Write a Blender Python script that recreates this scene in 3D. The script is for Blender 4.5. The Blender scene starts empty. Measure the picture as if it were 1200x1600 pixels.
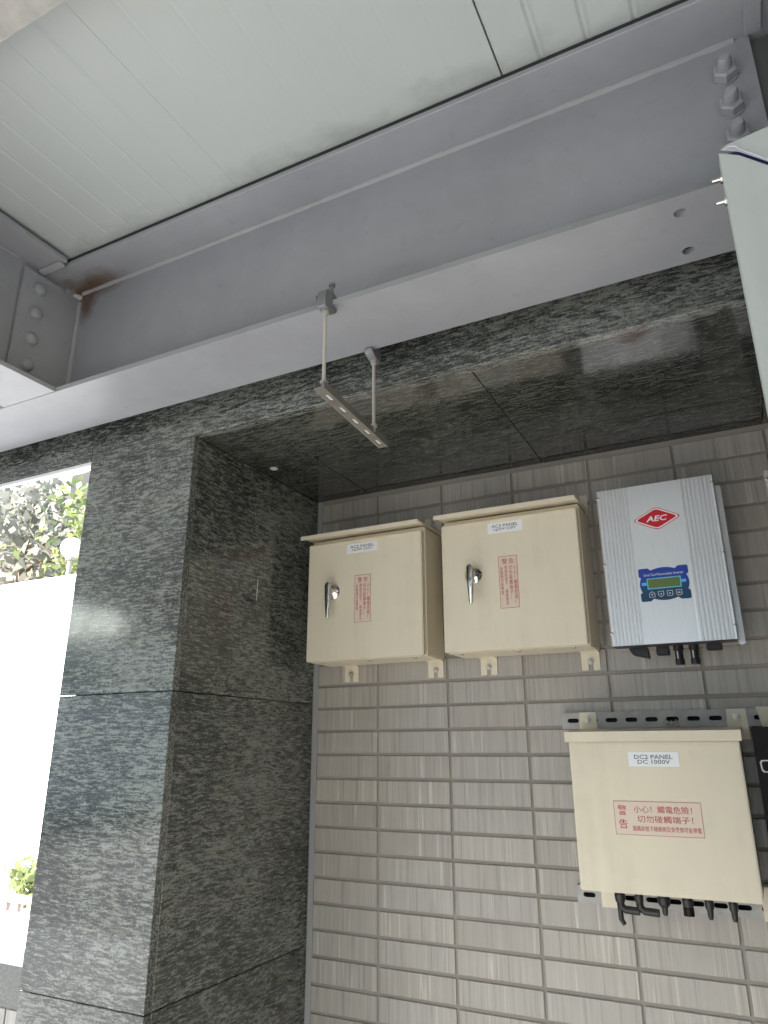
import bpy, bmesh, math, random
from mathutils import Vector, Matrix
random.seed(7)
SC = bpy.context.scene
COL = SC.collection
R = math.radians

# ------------------------------------------------------------------ camera, sky, sun, exposure
cam_d = bpy.data.cameras.new('camera')
cam = bpy.data.objects.new('camera', cam_d); COL.objects.link(cam); SC.camera = cam
cam_d.sensor_fit = 'VERTICAL'; cam_d.sensor_height = 36.0; cam_d.lens = 24.94
cam_d.clip_start = 0.02; cam_d.clip_end = 500
YAW, PITCH, ROLL = 0.467748, 0.321142, -0.003871
cam.matrix_world = (Matrix.Translation((0, 0, 1.5)) @ Matrix.Rotation(YAW, 4, 'Z')
                    @ Matrix.Rotation(math.pi / 2 + PITCH, 4, 'X') @ Matrix.Rotation(ROLL, 4, 'Z'))

SUN_TO = Vector((-0.45, -0.76, 0.47)).normalized()
W = bpy.data.worlds.new('World'); SC.world = W; W.use_nodes = True
wn = W.node_tree; bg = wn.nodes['Background']
sky = wn.nodes.new('ShaderNodeTexSky'); sky.sky_type = 'NISHITA'; sky.sun_disc = False
sky.sun_elevation = math.asin(SUN_TO.z); sky.sun_rotation = math.atan2(SUN_TO.x, SUN_TO.y)
sky.air_density = 1.3; sky.dust_density = 0.6; sky.ozone_density = 1.0
wn.links.new(sky.outputs[0], bg.inputs[0]); bg.inputs[1].default_value = 0.15
sd = bpy.data.lights.new('sun', 'SUN'); sd.energy = 5.0; sd.angle = R(0.5); sd.color = (1.0, 0.965, 0.92)
sun = bpy.data.objects.new('sun', sd); COL.objects.link(sun)
sun.rotation_euler = SUN_TO.to_track_quat('Z', 'Y').to_euler()
SC.view_settings.view_transform = 'Standard'; SC.view_settings.look = 'None'
SC.view_settings.gamma = 1; SC.view_settings.use_curve_mapping = False
SC.view_settings.exposure = 2.32
SC.cycles.max_bounces = 10; SC.cycles.diffuse_bounces = 6; SC.cycles.glossy_bounces = 4

# ------------------------------------------------------------------ materials
def nodes(name):
    m = bpy.data.materials.new(name); m.use_nodes = True
    nt = m.node_tree
    return m, nt, nt.nodes['Principled BSDF']
def N(nt, t, **kw):
    n = nt.nodes.new(t)
    for k, v in kw.items():
        if hasattr(n, k): setattr(n, k, v)
        else: n.inputs[k].default_value = v
    return n
def L(nt, a, b): nt.links.new(a, b)
def ramp(nt, fac, stops):
    r = nt.nodes.new('ShaderNodeValToRGB'); e = r.color_ramp.elements
    while len(e) < len(stops): e.new(0.5)
    for q, (p, c) in zip(e, stops):
        q.position = p; q.color = (*c, 1) if len(c) == 3 else c
    L(nt, fac, r.inputs[0]); return r
def mix(nt, fac, a, b, mode='MIX'):
    n = nt.nodes.new('ShaderNodeMix'); n.data_type = 'RGBA'; n.blend_type = mode
    for s, v in ((0, fac), (6, a), (7, b)):
        if hasattr(v, 'is_output'): L(nt, v, n.inputs[s])
        elif s == 0: n.inputs[0].default_value = v
        else: n.inputs[s].default_value = (*v, 1)
    return n.outputs[2]
def objcoord(nt, scale=(1, 1, 1), rot=(0, 0, 0), rnd=True):
    tc = nt.nodes.new('ShaderNodeTexCoord'); src = tc.outputs['Object']
    if rnd:
        oi = nt.nodes.new('ShaderNodeObjectInfo')
        v = nt.nodes.new('ShaderNodeVectorMath'); v.operation = 'MULTIPLY_ADD'
        L(nt, oi.outputs['Random'], v.inputs[0]); v.inputs[1].default_value = (37, 19, 53); L(nt, src, v.inputs[2])
        src = v.outputs[0]
    mp = nt.nodes.new('ShaderNodeMapping'); L(nt, src, mp.inputs[0])
    mp.inputs['Scale'].default_value = scale; mp.inputs['Rotation'].default_value = rot
    return mp.outputs[0]
def noise(nt, vec, scale, detail=3, rough=0.55, dist=0.0):
    n = N(nt, 'ShaderNodeTexNoise'); L(nt, vec, n.inputs['Vector'])
    n.inputs['Scale'].default_value = scale; n.inputs['Detail'].default_value = detail
    n.inputs['Roughness'].default_value = rough; n.inputs['Distortion'].default_value = dist
    return n.outputs['Fac']
def bump(nt, h, b, strength=0.2, dist=0.001, chain=None):
    n = N(nt, 'ShaderNodeBump'); n.inputs['Strength'].default_value = strength; n.inputs['Distance'].default_value = dist
    L(nt, h, n.inputs['Height']); L(nt, n.outputs[0], b.inputs['Normal']); return n
def painted(name, col, rough=0.4, metal=0.0, var=0.06, bstr=0.08, bscale=60, dirt=0.0, spec=0.5, vscale=3.0):
    m, nt, b = nodes(name)
    v = objcoord(nt)
    n1 = noise(nt, v, vscale, 4)
    lo = tuple(c * (1 - var) for c in col); hi = tuple(min(1, c * (1 + var)) for c in col)
    c = ramp(nt, n1, [(0.3, lo), (0.7, hi)]).outputs[0]
    if dirt:
        n3 = noise(nt, v, 14, 6, 0.65)
        d = ramp(nt, n3, [(0.56, (0, 0, 0)), (0.78, (dirt,) * 3)]).outputs[0]
        c = mix(nt, d, c, tuple(x * 0.45 for x in col))
    L(nt, c, b.inputs['Base Color'])
    n2 = noise(nt, v, bscale, 3)
    r = N(nt, 'ShaderNodeMapRange'); L(nt, n1, r.inputs[0]); r.inputs[3].default_value = rough * 0.85; r.inputs[4].default_value = rough * 1.2
    L(nt, r.outputs[0], b.inputs['Roughness']); b.inputs['Metallic'].default_value = metal
    b.inputs['Specular IOR Level'].default_value = spec
    if bstr: bump(nt, n2, b, bstr, 0.0006)
    return m

def grime(mat, amount):
    nt = mat.node_tree; b = nt.nodes['Principled BSDF']; src = b.inputs['Base Color'].links[0].from_socket
    st = noise(nt, objcoord(nt, (1, 1, 0.06)), 28, 4, 0.65); sp = noise(nt, objcoord(nt), 7, 6, 0.7)
    m_ = N(nt, 'ShaderNodeMath', operation='MULTIPLY'); L(nt, st, m_.inputs[0]); L(nt, sp, m_.inputs[1])
    f = ramp(nt, m_.outputs[0], [(0.24, (0, 0, 0)), (0.42, (amount,) * 3)]).outputs[0]
    L(nt, mix(nt, f, src, (0.20, 0.17, 0.13)), b.inputs['Base Color'])
def granite(name, axis, tone=1.0):
    m, nt, b = nodes(name)
    s = {'x': (1, 6.8, 6.8), 'y': (6.8, 1, 6.8)}[axis]
    rot = {'x': (0, R(4), 0), 'y': (R(-5), 0, 0)}[axis]
    v0 = objcoord(nt)
    # wander of the veins
    wv = N(nt, 'ShaderNodeTexNoise'); L(nt, v0, wv.inputs['Vector']); wv.inputs['Scale'].default_value = 5.0; wv.inputs['Detail'].default_value = 3
    sub = N(nt, 'ShaderNodeVectorMath', operation='MULTIPLY_ADD'); L(nt, wv.outputs['Color'], sub.inputs[0])
    sub.inputs[1].default_value = (0.030,) * 3; L(nt, v0, sub.inputs[2])
    mp = N(nt, 'ShaderNodeMapping'); L(nt, sub.outputs[0], mp.inputs[0]); mp.inputs['Scale'].default_value = s; mp.inputs['Rotation'].default_value = rot
    v = mp.outputs[0]
    streak = noise(nt, v, 27, 7, 0.78, 0.3)
    fine = noise(nt, v, 95, 3, 0.7)
    grain = noise(nt, v0, 170, 3, 0.7)
    big = noise(nt, v0, 2.4, 4, 0.6)
    mid = noise(nt, v, 7, 4, 0.6)
    base = ramp(nt, fine, [(0.28, (0.130, 0.135, 0.120)), (0.5, (0.205, 0.212, 0.188)), (0.72, (0.290, 0.300, 0.268))]).outputs[0]
    ol = ramp(nt, mid, [(0.48, (0, 0, 0)), (0.75, (0.55,) * 3)]).outputs[0]
    base = mix(nt, ol, base, (0.195, 0.206, 0.150))
    # thin dark wisps: where a stretched noise crosses its middle value
    ab = N(nt, 'ShaderNodeMath', operation='SUBTRACT'); L(nt, noise(nt, v, 17, 6, 0.74, 0.5), ab.inputs[0]); ab.inputs[1].default_value = 0.5
    aa = N(nt, 'ShaderNodeMath', operation='ABSOLUTE'); L(nt, ab.outputs[0], aa.inputs[0])
    wisp = ramp(nt, aa.outputs[0], [(0.0, (0.85,) * 3), (0.016, (0.6,) * 3), (0.04, (0, 0, 0))]).outputs[0]
    gate = ramp(nt, noise(nt, v, 8, 4, 0.65), [(0.44, (0, 0, 0)), (0.58, (1, 1, 1))]).outputs[0]
    wisp = mix(nt, 1.0, wisp, gate, 'MULTIPLY')
    add = N(nt, 'ShaderNodeMath', operation='MULTIPLY_ADD'); L(nt, big, add.inputs[0]); add.inputs[1].default_value = 0.30; L(nt, streak, add.inputs[2])
    add2 = N(nt, 'ShaderNodeMath', operation='MULTIPLY_ADD'); L(nt, grain, add2.inputs[0]); add2.inputs[1].default_value = 0.34; L(nt, add.outputs[0], add2.inputs[2])
    dark = ramp(nt, add2.outputs[0], [(0.765, (0, 0, 0)), (0.82, (0.7,) * 3), (0.89, (0.96,) * 3)]).outputs[0]
    c = mix(nt, dark, base, (0.024, 0.027, 0.024))
    c = mix(nt, wisp, c, (0.018, 0.019, 0.018))
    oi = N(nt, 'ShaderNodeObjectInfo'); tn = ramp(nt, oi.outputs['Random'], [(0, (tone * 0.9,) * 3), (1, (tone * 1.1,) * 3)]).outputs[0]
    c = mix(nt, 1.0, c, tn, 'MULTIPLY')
    L(nt, c, b.inputs['Base Color'])
    rr = ramp(nt, noise(nt, v0, 8, 3), [(0.3, (0.08,) * 3), (0.7, (0.14,) * 3)]).outputs[0]
    L(nt, rr, b.inputs['Roughness']); b.inputs['Specular IOR Level'].default_value = 0.75
    bump(nt, noise(nt, v0, 9, 2), b, 0.05, 0.002)
    return m

M = {}
M['granite_x'] = granite('granite_front', 'x')
M['granite_shaded'] = granite('granite_ceiling', 'x', 0.50)  # same stone, with the shade under the ceiling put into its colour
M['granite_y'] = granite('granite_side', 'y')

def tile_mat():
    m, nt, b = nodes('combed_tile')
    v = objcoord(nt, (1, 1, 0.02))
    v2 = objcoord(nt, (1, 1, 1))
    oi = N(nt, 'ShaderNodeObjectInfo')
    mid = noise(nt, v, 105, 3, 0.75)
    sparse = noise(nt, v, 46, 1, 0.5)
    lines = ramp(nt, mid, [(0.32, (0.68,) * 3), (0.44, (0.94,) * 3), (0.58, (1, 1, 1)), (0.70, (1.18,) * 3)]).outputs[0]
    f2 = ramp(nt, sparse, [(0.635, (1, 1, 1)), (0.65, (1.30,) * 3), (0.665, (1.30,) * 3), (0.68, (1, 1, 1))]).outputs[0]
    tone = ramp(nt, oi.outputs['Random'], [(0.0, (0.345, 0.307, 0.260)), (0.3, (0.385, 0.347, 0.297)), (0.7, (0.365, 0.336, 0.292)), (1.0, (0.41, 0.365, 0.310))]).outputs[0]
    c = mix(nt, 1.0, tone, lines, 'MULTIPLY'); c = mix(nt, 1.0, c, f2, 'MULTIPLY')
    d = ramp(nt, noise(nt, v2, 9, 4, 0.6), [(0.35, (0.95,) * 3), (0.7, (1.03,) * 3)]).outputs[0]
    c = mix(nt, 1.0, c, d, 'MULTIPLY')
    L(nt, c, b.inputs['Base Color']); b.inputs['Roughness'].default_value = 0.33; b.inputs['Specular IOR Level'].default_value = 0.75
    bump(nt, mid, b, 0.2, 0.0008)
    return m
M['tile'] = tile_mat()
M['grout'] = painted('grout', (0.275, 0.245, 0.208), 0.6, var=0.12, bstr=0.3, bscale=200)
M['sealant'] = painted('sealant', (0.30, 0.30, 0.29), 0.6, var=0.05)
M['concrete'] = painted('concrete', (0.30, 0.29, 0.27), 0.9, var=0.12, bstr=0.3)
M['paving'] = painted('paving', (0.37, 0.365, 0.355), 0.85, var=0.1, bstr=0.3, vscale=1.2, dirt=0.3)
M['asphalt'] = painted('asphalt', (0.10, 0.10, 0.10), 0.85, var=0.2, bstr=0.4, vscale=0.8)
M['dark_core'] = painted('dark_core', (0.03, 0.03, 0.03), 0.9)
M['cream'] = painted('cream_enamel', (0.70, 0.625, 0.475), 0.36, var=0.025, bstr=0.12, bscale=350)
grime(M['cream'], 0.11)
M['galv'] = painted('galvanised', (0.36, 0.345, 0.32), 0.5, metal=0.25, var=0.15, bstr=0.1, vscale=30)
M['galv_dull'] = painted('dark_galvanised', (0.20, 0.185, 0.155), 0.5, metal=0.3, var=0.15, bstr=0.1, vscale=30)  # darker, more olive galvanised tone
M['clamp_iron'] = painted('clamp_iron', (0.19, 0.20, 0.205), 0.45, metal=0.3, var=0.15, bstr=0.1, vscale=30)
M['zinc'] = painted('zinc_bolt', (0.50, 0.47, 0.40), 0.35, metal=0.8, var=0.15)
M['rod'] = painted('rod_metal', (0.44, 0.40, 0.36), 0.5, metal=0.3, var=0.12, bstr=0)
M['chrome'] = painted('chrome', (0.72, 0.70, 0.66), 0.12, metal=1.0, var=0.03, bstr=0)
M['black'] = painted('black_plastic', (0.018, 0.018, 0.018), 0.4, var=0.1, bstr=0.05)
M['black_gloss'] = painted('black_enamel', (0.012, 0.009, 0.009), 0.35, var=0.1, bstr=0.05, spec=0.2)
M['sheet'] = painted('grey_green_sheet', (0.46, 0.49, 0.465), 0.45, var=0.03, bstr=0.05)
grime(M['sheet'], 0.14); M['deck'] = None
M['white_paper'] = painted('white_label', (0.78, 0.79, 0.79), 0.4, var=0.02, bstr=0)
M['warn_paper'] = painted('warning_film', (0.68, 0.565, 0.455), 0.35, var=0.02, bstr=0)
M['warn_red'] = painted('red_print', (0.50, 0.075, 0.065), 0.5, var=0.1, bstr=0)
M['ink'] = painted('dark_ink', (0.07, 0.07, 0.075), 0.5, bstr=0)
M['logo_red'] = painted('logo_red', (0.55, 0.004, 0.018), 0.35, var=0.03, bstr=0)
M['logo_white'] = painted('logo_white', (0.80, 0.78, 0.78), 0.4, var=0.02, bstr=0)
M['sky_blue'] = painted('sky_blue_print', (0.09, 0.42, 0.72), 0.4, bstr=0)
M['lcd_frame'] = painted('lcd_frame_print', (0.16, 0.50, 0.60), 0.4, bstr=0)
M['lcd'] = painted('lcd_green', (0.11, 0.17, 0.045), 0.2, var=0.1, bstr=0)
M['film'] = painted('peeled_film', (0.55, 0.53, 0.66), 0.3, bstr=0)
M['film_blue'] = painted('blue_film', (0.07, 0.06, 0.22), 0.3, bstr=0)
M['frame_white'] = painted('white_aluminium', (0.75, 0.74, 0.73), 0.35, var=0.02)
M['white_wall'] = painted('white_stucco', (0.80, 0.80, 0.78), 0.8, var=0.03)
M['bark'] = painted('bark', (0.16, 0.12, 0.09), 0.9, var=0.3, bstr=0.5)
M['leaf_a'] = painted('leaf_green', (0.120, 0.150, 0.060), 0.5, var=0.35, bstr=0, vscale=2)
M['leaf_b'] = painted('leaf_grey_green', (0.15, 0.15, 0.125), 0.45, var=0.35, bstr=0, vscale=2)
M['pink'] = painted('pinkish_render', (0.48, 0.36, 0.33), 0.8, var=0.08)
M['orange'] = painted('orange_panel', (0.50, 0.20, 0.07), 0.6, var=0.05)
M['tan'] = painted('tan_render', (0.36, 0.31, 0.25), 0.8, var=0.1)
M['globe'] = painted('opal_globe', (0.80, 0.78, 0.72), 0.2, bstr=0)
M['curb_granite'] = painted('speckled_granite', (0.16, 0.155, 0.14), 0.35, var=0.4, vscale=180, bstr=0.05)
M['chip'] = painted('pale_chip', (0.50, 0.50, 0.47), 0.7, bstr=0)

for k, tc in (('leaf_a', (0.26, 0.30, 0.12)), ('leaf_b', (0.32, 0.31, 0.26))):
    nt = M[k].node_tree; b = nt.nodes['Principled BSDF']; o_ = [n for n in nt.nodes if n.type == 'OUTPUT_MATERIAL'][0]
    tr = N(nt, 'ShaderNodeBsdfTranslucent'); tr.inputs[0].default_value = (*tc, 1)
    mx = N(nt, 'ShaderNodeMixShader'); mx.inputs[0].default_value = 0.5
    L(nt, b.outputs[0], mx.inputs[1]); L(nt, tr.outputs[0], mx.inputs[2]); L(nt, mx.outputs[0], o_.inputs[0])
def steel(name, col=(0.305, 0.310, 0.328), rust=None):
    m, nt, b = nodes(name)
    v = objcoord(nt, rnd=False)
    n1 = noise(nt, v, 3.2, 6, 0.65); n2 = noise(nt, v, 130, 3); n3 = noise(nt, v, 30, 4, 0.7)
    c = ramp(nt, n1, [(0.3, tuple(x * 0.89 for x in col)), (0.7, tuple(x * 1.09 for x in col))]).outputs[0]
    d = ramp(nt, n3, [(0.58, (0, 0, 0)), (0.8, (0.5,) * 3)]).outputs[0]
    c = mix(nt, d, c, tuple(x * 0.7 for x in col))
    if rust:
        for (p, rad, sc) in rust:
            mp = N(nt, 'ShaderNodeMapping'); mp.vector_type = 'POINT'
            L(nt, v, mp.inputs[0]); mp.inputs['Location'].default_value = tuple(-a * s for a, s in zip(p, sc)); mp.inputs['Scale'].default_value = sc
            ln = N(nt, 'ShaderNodeVectorMath', operation='LENGTH'); L(nt, mp.outputs[0], ln.inputs[0])
            nn = N(nt, 'ShaderNodeMath', operation='MULTIPLY_ADD'); L(nt, noise(nt, v, 22, 5, 0.7), nn.inputs[0]); nn.inputs[1].default_value = rad * 1.1; L(nt, ln.outputs['Value'], nn.inputs[2])
            mr = N(nt, 'ShaderNodeMapRange'); L(nt, nn.outputs[0], mr.inputs[0]); mr.inputs[1].default_value = rad * 0.75; mr.inputs[2].default_value = rad * 1.55
            mr.inputs[3].default_value = 0.85; mr.inputs[4].default_value = 0.0
            c = mix(nt, mr.outputs[0], c, (0.105, 0.055, 0.028))
    L(nt, c, b.inputs['Base Color'])
    b.inputs['Roughness'].default_value = 0.42; b.inputs['Specular IOR Level'].default_value = 0.5
    bump(nt, n2, b, 0.10, 0.0008)
    return m
M['steel'] = steel('grey_steel_paint')
M['steel_shaded'] = steel('shaded_steel_paint', (0.115, 0.118, 0.115))  # steel paint darkened: the column's shade is put into the colour
M['steel_lit'] = steel('lit_steel_paint', (0.36, 0.355, 0.365))  # same grey paint, lightened where the bead catches the light
M['steel_rust'] = steel('grey_steel_paint_rusted', rust=[((-0.875, 0.0, 0.396), 0.085, (1.0, 1.0, 1.1)), ((-0.80, -0.02, 0.402), 0.07, (0.50, 1, 1.5)), ((-0.86, 0.0, 0.34), 0.05, (1.3, 1, 0.7))])

def deck_mat():
    m, nt, b = nodes('roof_sheet')
    v = objcoord(nt, rnd=False)
    col = (0.455, 0.482, 0.470)
    n1 = noise(nt, v, 1.5, 4)
    c = ramp(nt, n1, [(0.3, tuple(x * 0.95 for x in col)), (0.7, tuple(x * 1.04 for x in col))]).outputs[0]
    # dirty smears that follow the beam edge (local y of the deck panels = distance back from the edge)
    sx = N(nt, 'ShaderNodeSeparateXYZ'); L(nt, v, sx.inputs[0])
    mr = N(nt, 'ShaderNodeMapRange'); L(nt, sx.outputs[1], mr.inputs[0])
    mr.inputs[1].default_value = -0.20; mr.inputs[2].default_value = 0.0
    ns = noise(nt, objcoord(nt, (1.0, 1.8, 1), rnd=False), 6, 5, 0.65)
    mu = N(nt, 'ShaderNodeMath', operation='MULTIPLY'); L(nt, mr.outputs[0], mu.inputs[0]); L(nt, ns, mu.inputs[1])
    f = ramp(nt, mu.outputs[0], [(0.36, (0, 0, 0)), (0.62, (0.42,) * 3)]).outputs[0]
    c = mix(nt, f, c, (0.20, 0.215, 0.195))
    L(nt, c, b.inputs['Base Color']); b.inputs['Roughness'].default_value = 0.38
    bump(nt, noise(nt, v, 5, 2), b, 0.05, 0.003)
    return m
M['deck'] = deck_mat()

def alu():
    m, nt, b = nodes('brushed_aluminium')
    v = objcoord(nt, (1, 1, 0.02), rnd=False)
    n = noise(nt, v, 900, 2)
    c = ramp(nt, n, [(0.3, (0.73, 0.72, 0.715)), (0.7, (0.80, 0.79, 0.78))]).outputs[0]
    L(nt, c, b.inputs['Base Color']); b.inputs['Metallic'].default_value = 0.85; b.inputs['Roughness'].default_value = 0.34
    return m
M['alu'] = alu()
def disp_mat():
    m, nt, b = nodes('display_print')
    v = objcoord(nt, rnd=False); sx = N(nt, 'ShaderNodeSeparateXYZ'); L(nt, v, sx.inputs[0])
    mr = N(nt, 'ShaderNodeMapRange'); L(nt, sx.outputs[2], mr.inputs[0]); mr.inputs[1].default_value = 0.105; mr.inputs[2].default_value = 0.190
    c = ramp(nt, mr.outputs[0], [(0.1, (0.006, 0.045, 0.10)), (0.45, (0.006, 0.06, 0.16)), (0.62, (0.012, 0.05, 0.33)), (1, (0.012, 0.04, 0.30))]).outputs[0]
    L(nt, c, b.inputs['Base Color']); b.inputs['Roughness'].default_value = 0.3
    return m
M['display'] = disp_mat()

# ------------------------------------------------------------------ mesh helpers
class MB:
    def __init__(s): s.bm = bmesh.new()
    def box(s, x0, x1, y0, y1, z0, z1, bev=0.0, seg=1):
        b = bmesh.new()
        vs = [b.verts.new((x, y, z)) for x in (x0, x1) for y in (y0, y1) for z in (z0, z1)]
        for f in ((0, 1, 3, 2), (4, 6, 7, 5), (0, 4, 5, 1), (2, 3, 7, 6), (0, 2, 6, 4), (1, 5, 7, 3)):
            b.faces.new([vs[i] for i in f])
        bmesh.ops.recalc_face_normals(b, faces=b.faces)
        if bev: bmesh.ops.bevel(b, geom=list(b.edges), offset=bev, segments=seg, affect='EDGES', clamp_overlap=True)
        return s.join(b)
    def join(s, b, mat=None):
        me = bpy.data.meshes.new('tmp'); b.to_mesh(me); b.free()
        if mat is not None: me.transform(mat)
        s.bm.from_mesh(me); bpy.data.meshes.remove(me); return s
    def mesh(s, me, mat=None):
        c = me.copy()
        if mat is not None: c.transform(mat)
        s.bm.from_mesh(c); bpy.data.meshes.remove(c); return s
    def lathe(s, p, axis, prof, n=16):
        """prof: list of (dist along axis, radius)"""
        q = Vector(axis).normalized().to_track_quat('Z', 'Y').to_matrix(); p = Vector(p)
        rings = []
        b = bmesh.new()
        for d, r in prof:
            if r < 1e-6: rings.append([b.verts.new(p + q @ Vector((0, 0, d)))])
            else: rings.append([b.verts.new(p + q @ Vector((r * math.cos(2 * math.pi * (i + .5) / n), r * math.sin(2 * math.pi * (i + .5) / n), d))) for i in range(n)])
        for a, c in zip(rings, rings[1:]):
            for i in range(n):
                j = (i + 1) % n
                if len(a) == 1 and len(c) == 1: continue
                if len(a) == 1: b.faces.new((a[0], c[j], c[i]))
                elif len(c) == 1: b.faces.new((a[i], a[j], c[0]))
                else: b.faces.new((a[i], a[j], c[j], c[i]))
        for rg in (rings[0], rings[-1]):
            if len(rg) > 2: b.faces.new(rg)
        bmesh.ops.recalc_face_normals(b, faces=b.faces)
        return s.join(b)
    def tube(s, pts, r, n=10):
        pts = [Vector(p) for p in pts]
        b = bmesh.new(); rings = []
        up = Vector((0.3, 0.2, 1)).normalized()
        for i, p in enumerate(pts):
            t = (pts[min(i + 1, len(pts) - 1)] - pts[max(i - 1, 0)]).normalized()
            rr = r[i] if isinstance(r, (list, tuple)) else r
            a = t.cross(up)
            if a.length < 1e-3: a = t.cross(Vector((1, 0, 0)))
            a.normalize(); c = t.cross(a)
            rings.append([b.verts.new(p + rr * (math.cos(2 * math.pi * k / n) * a + math.sin(2 * math.pi * k / n) * c)) for k in range(n)])
        for u, w in zip(rings, rings[1:]):
            for k in range(n): b.faces.new((u[k], u[(k + 1) % n], w[(k + 1) % n], w[k]))
        b.faces.new(rings[0]); b.faces.new(rings[-1])
        bmesh.ops.recalc_face_normals(b, faces=b.faces)
        return s.join(b)
    def prism(s, poly, a0, a1, plane='xz', bev=0.0):
        """extrude a polygon: plane xz along y, yz along x, xy along z"""
        def pt(u, w, a): return {'xz': (u, a, w), 'yz': (a, u, w), 'xy': (u, w, a)}[plane]
        b = bmesh.new()
        lo = [b.verts.new(pt(u, w, a0)) for u, w in poly]; hi = [b.verts.new(pt(u, w, a1)) for u, w in poly]
        n = len(poly)
        b.faces.new(lo); b.faces.new(hi[::-1])
        for i in range(n): b.faces.new((lo[i], hi[i], hi[(i + 1) % n], lo[(i + 1) % n]))
        bmesh.ops.recalc_face_normals(b, faces=b.faces)
        if bev: bmesh.ops.bevel(b, geom=list(b.edges), offset=bev, segments=1, affect='EDGES', clamp_overlap=True)
        return s.join(b)
    def quad(s, a, b_, c, d):
        vs = [s.bm.verts.new(p) for p in (a, b_, c, d)]; s.bm.faces.new(vs); return s
    def build(s, name, mat, parent=None, smooth=False, world=True, angle=35):
        me = bpy.data.meshes.new(name); s.bm.to_mesh(me); s.bm.free()
        if parent is not None and world: me.transform(Matrix.Translation(-origin(parent)))
        me.materials.append(mat if not isinstance(mat, str) else M[mat])
        if smooth: me.shade_smooth(); me.set_sharp_from_angle(angle=R(angle))
        o = bpy.data.objects.new(name, me); COL.objects.link(o)
        if parent is not None: o.parent = parent
        return o
def origin(o):
    p = Vector((0, 0, 0))
    while o is not None: p += o.location; o = o.parent
    return p
def tag(o, label=None, cat=None, group=None, kind=None):
    for k, v in (('label', label), ('category', cat), ('group', group), ('kind', kind)):
        if v: o[k] = v
    return o
def thing(name, loc, label, cat, group=None, kind=None):
    e = bpy.data.objects.new(name, None); e.empty_display_size = 0.1; COL.objects.link(e); e.location = loc
    return tag(e, label, cat, group, kind)
def copy_tree(o, parent=None):
    c = o.copy(); COL.objects.link(c)
    if parent is not None: c.parent = parent
    for ch in list(o.children): copy_tree(ch, c)
    return c

def ngon_curve(splines, t):
    """plate with holes: 2D curve, filled, extruded by t (along local z, 0..t)"""
    cu = bpy.data.curves.new('plate', 'CURVE'); cu.dimensions = '2D'; cu.fill_mode = 'BOTH'; cu.extrude = t / 2
    for pts in splines:
        sp = cu.splines.new('POLY'); sp.points.add(len(pts) - 1); sp.use_cyclic_u = True
        for q, (x, y) in zip(sp.points, pts): q.co = (x, y, 0, 1)
    return curve_mesh(cu, Matrix.Translation((0, 0, t / 2)))
def curve_mesh(cu, mat=None):
    o = bpy.data.objects.new('tmp', cu); COL.objects.link(o)
    dg = bpy.context.evaluated_depsgraph_get(); dg.update()
    me = bpy.data.meshes.new_from_object(o.evaluated_get(dg))
    bpy.data.objects.remove(o); bpy.data.curves.remove(cu)
    if mat is not None: me.transform(mat)
    return me
XZ = Matrix(((1, 0, 0, 0), (0, 0, -1, 0), (0, 1, 0, 0), (0, 0, 0, 1)))     # plate x,y,z -> world x, -y(out), z
def circle(cx, cy, r, n=20): return [(cx + r * math.cos(2 * math.pi * i / n), cy + r * math.sin(2 * math.pi * i / n)) for i in range(n)]
def slot(cx, cy, l, w, n=6, ax='x'):
    h = (l - w) / 2; out = []
    for i in range(n + 1): a = -math.pi / 2 + math.pi * i / n; out.append((cx + h + w / 2 * math.cos(a), cy + w / 2 * math.sin(a)))
    for i in range(n + 1): a = math.pi / 2 + math.pi * i / n; out.append((cx - h + w / 2 * math.cos(a), cy + w / 2 * math.sin(a)))
    if ax == 'y': out = [(cx + (y - cy), cy - (x - cx)) for x, y in out]
    return out
def rect(x0, x1, y0, y1): return [(x0, y0), (x1, y0), (x1, y1), (x0, y1)]
def text(body, size, width=None, height=None, bold=0.0, shear=0.0, spacing=1.0, lines=1.0):
    """flat lettering centred on the origin in the xz plane facing -y, scaled to width x height"""
    cu = bpy.data.curves.new('lettering', 'FONT'); cu.body = body; cu.size = size
    cu.align_x = 'CENTER'; cu.align_y = 'CENTER'; cu.offset = bold * size; cu.shear = shear
    cu.space_character = spacing; cu.space_line = lines; cu.resolution_u = 2; cu.extrude = 0.0
    me = curve_mesh(cu)
    xs = [v.co.x for v in me.vertices]; ys = [v.co.y for v in me.vertices]
    if xs:
        cx, cy = (min(xs) + max(xs)) / 2, (min(ys) + max(ys)) / 2
        sx = width / (max(xs) - min(xs)) if width else 1; sy = height / (max(ys) - min(ys)) if height else (sx if width else 1)
        if not width: sx = sy
        me.transform(XZ @ Matrix.Diagonal((sx, sy, 1, 1)) @ Matrix.Translation((-cx, -cy, 0)))
    return me
def at(x, y, z): return Matrix.Translation((x, y, z))

# ================================================================== the setting
g = MB(); g.quad((-150, -150, -0.13), (150, -150, -0.13), (150, 150, -0.13), (-150, 150, -0.13))
tag(g.build('road', 'asphalt'), kind='structure', label='grey asphalt road running past the building')
g = MB().box(-60, 60, -2.3, 60, -0.128, 0.0, 0.01)
tag(g.build('pavement', 'paving'), kind='structure', label='pale concrete pavement in front of the building')

WY = 2.0258            # tile face
PY = 1.378             # face of pillar and lintel
SZ = 2.331             # underside of the granite ceiling
TP, RP = 0.235, 0.06974
X0, Z0 = -1.28197, 1.69083

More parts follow.
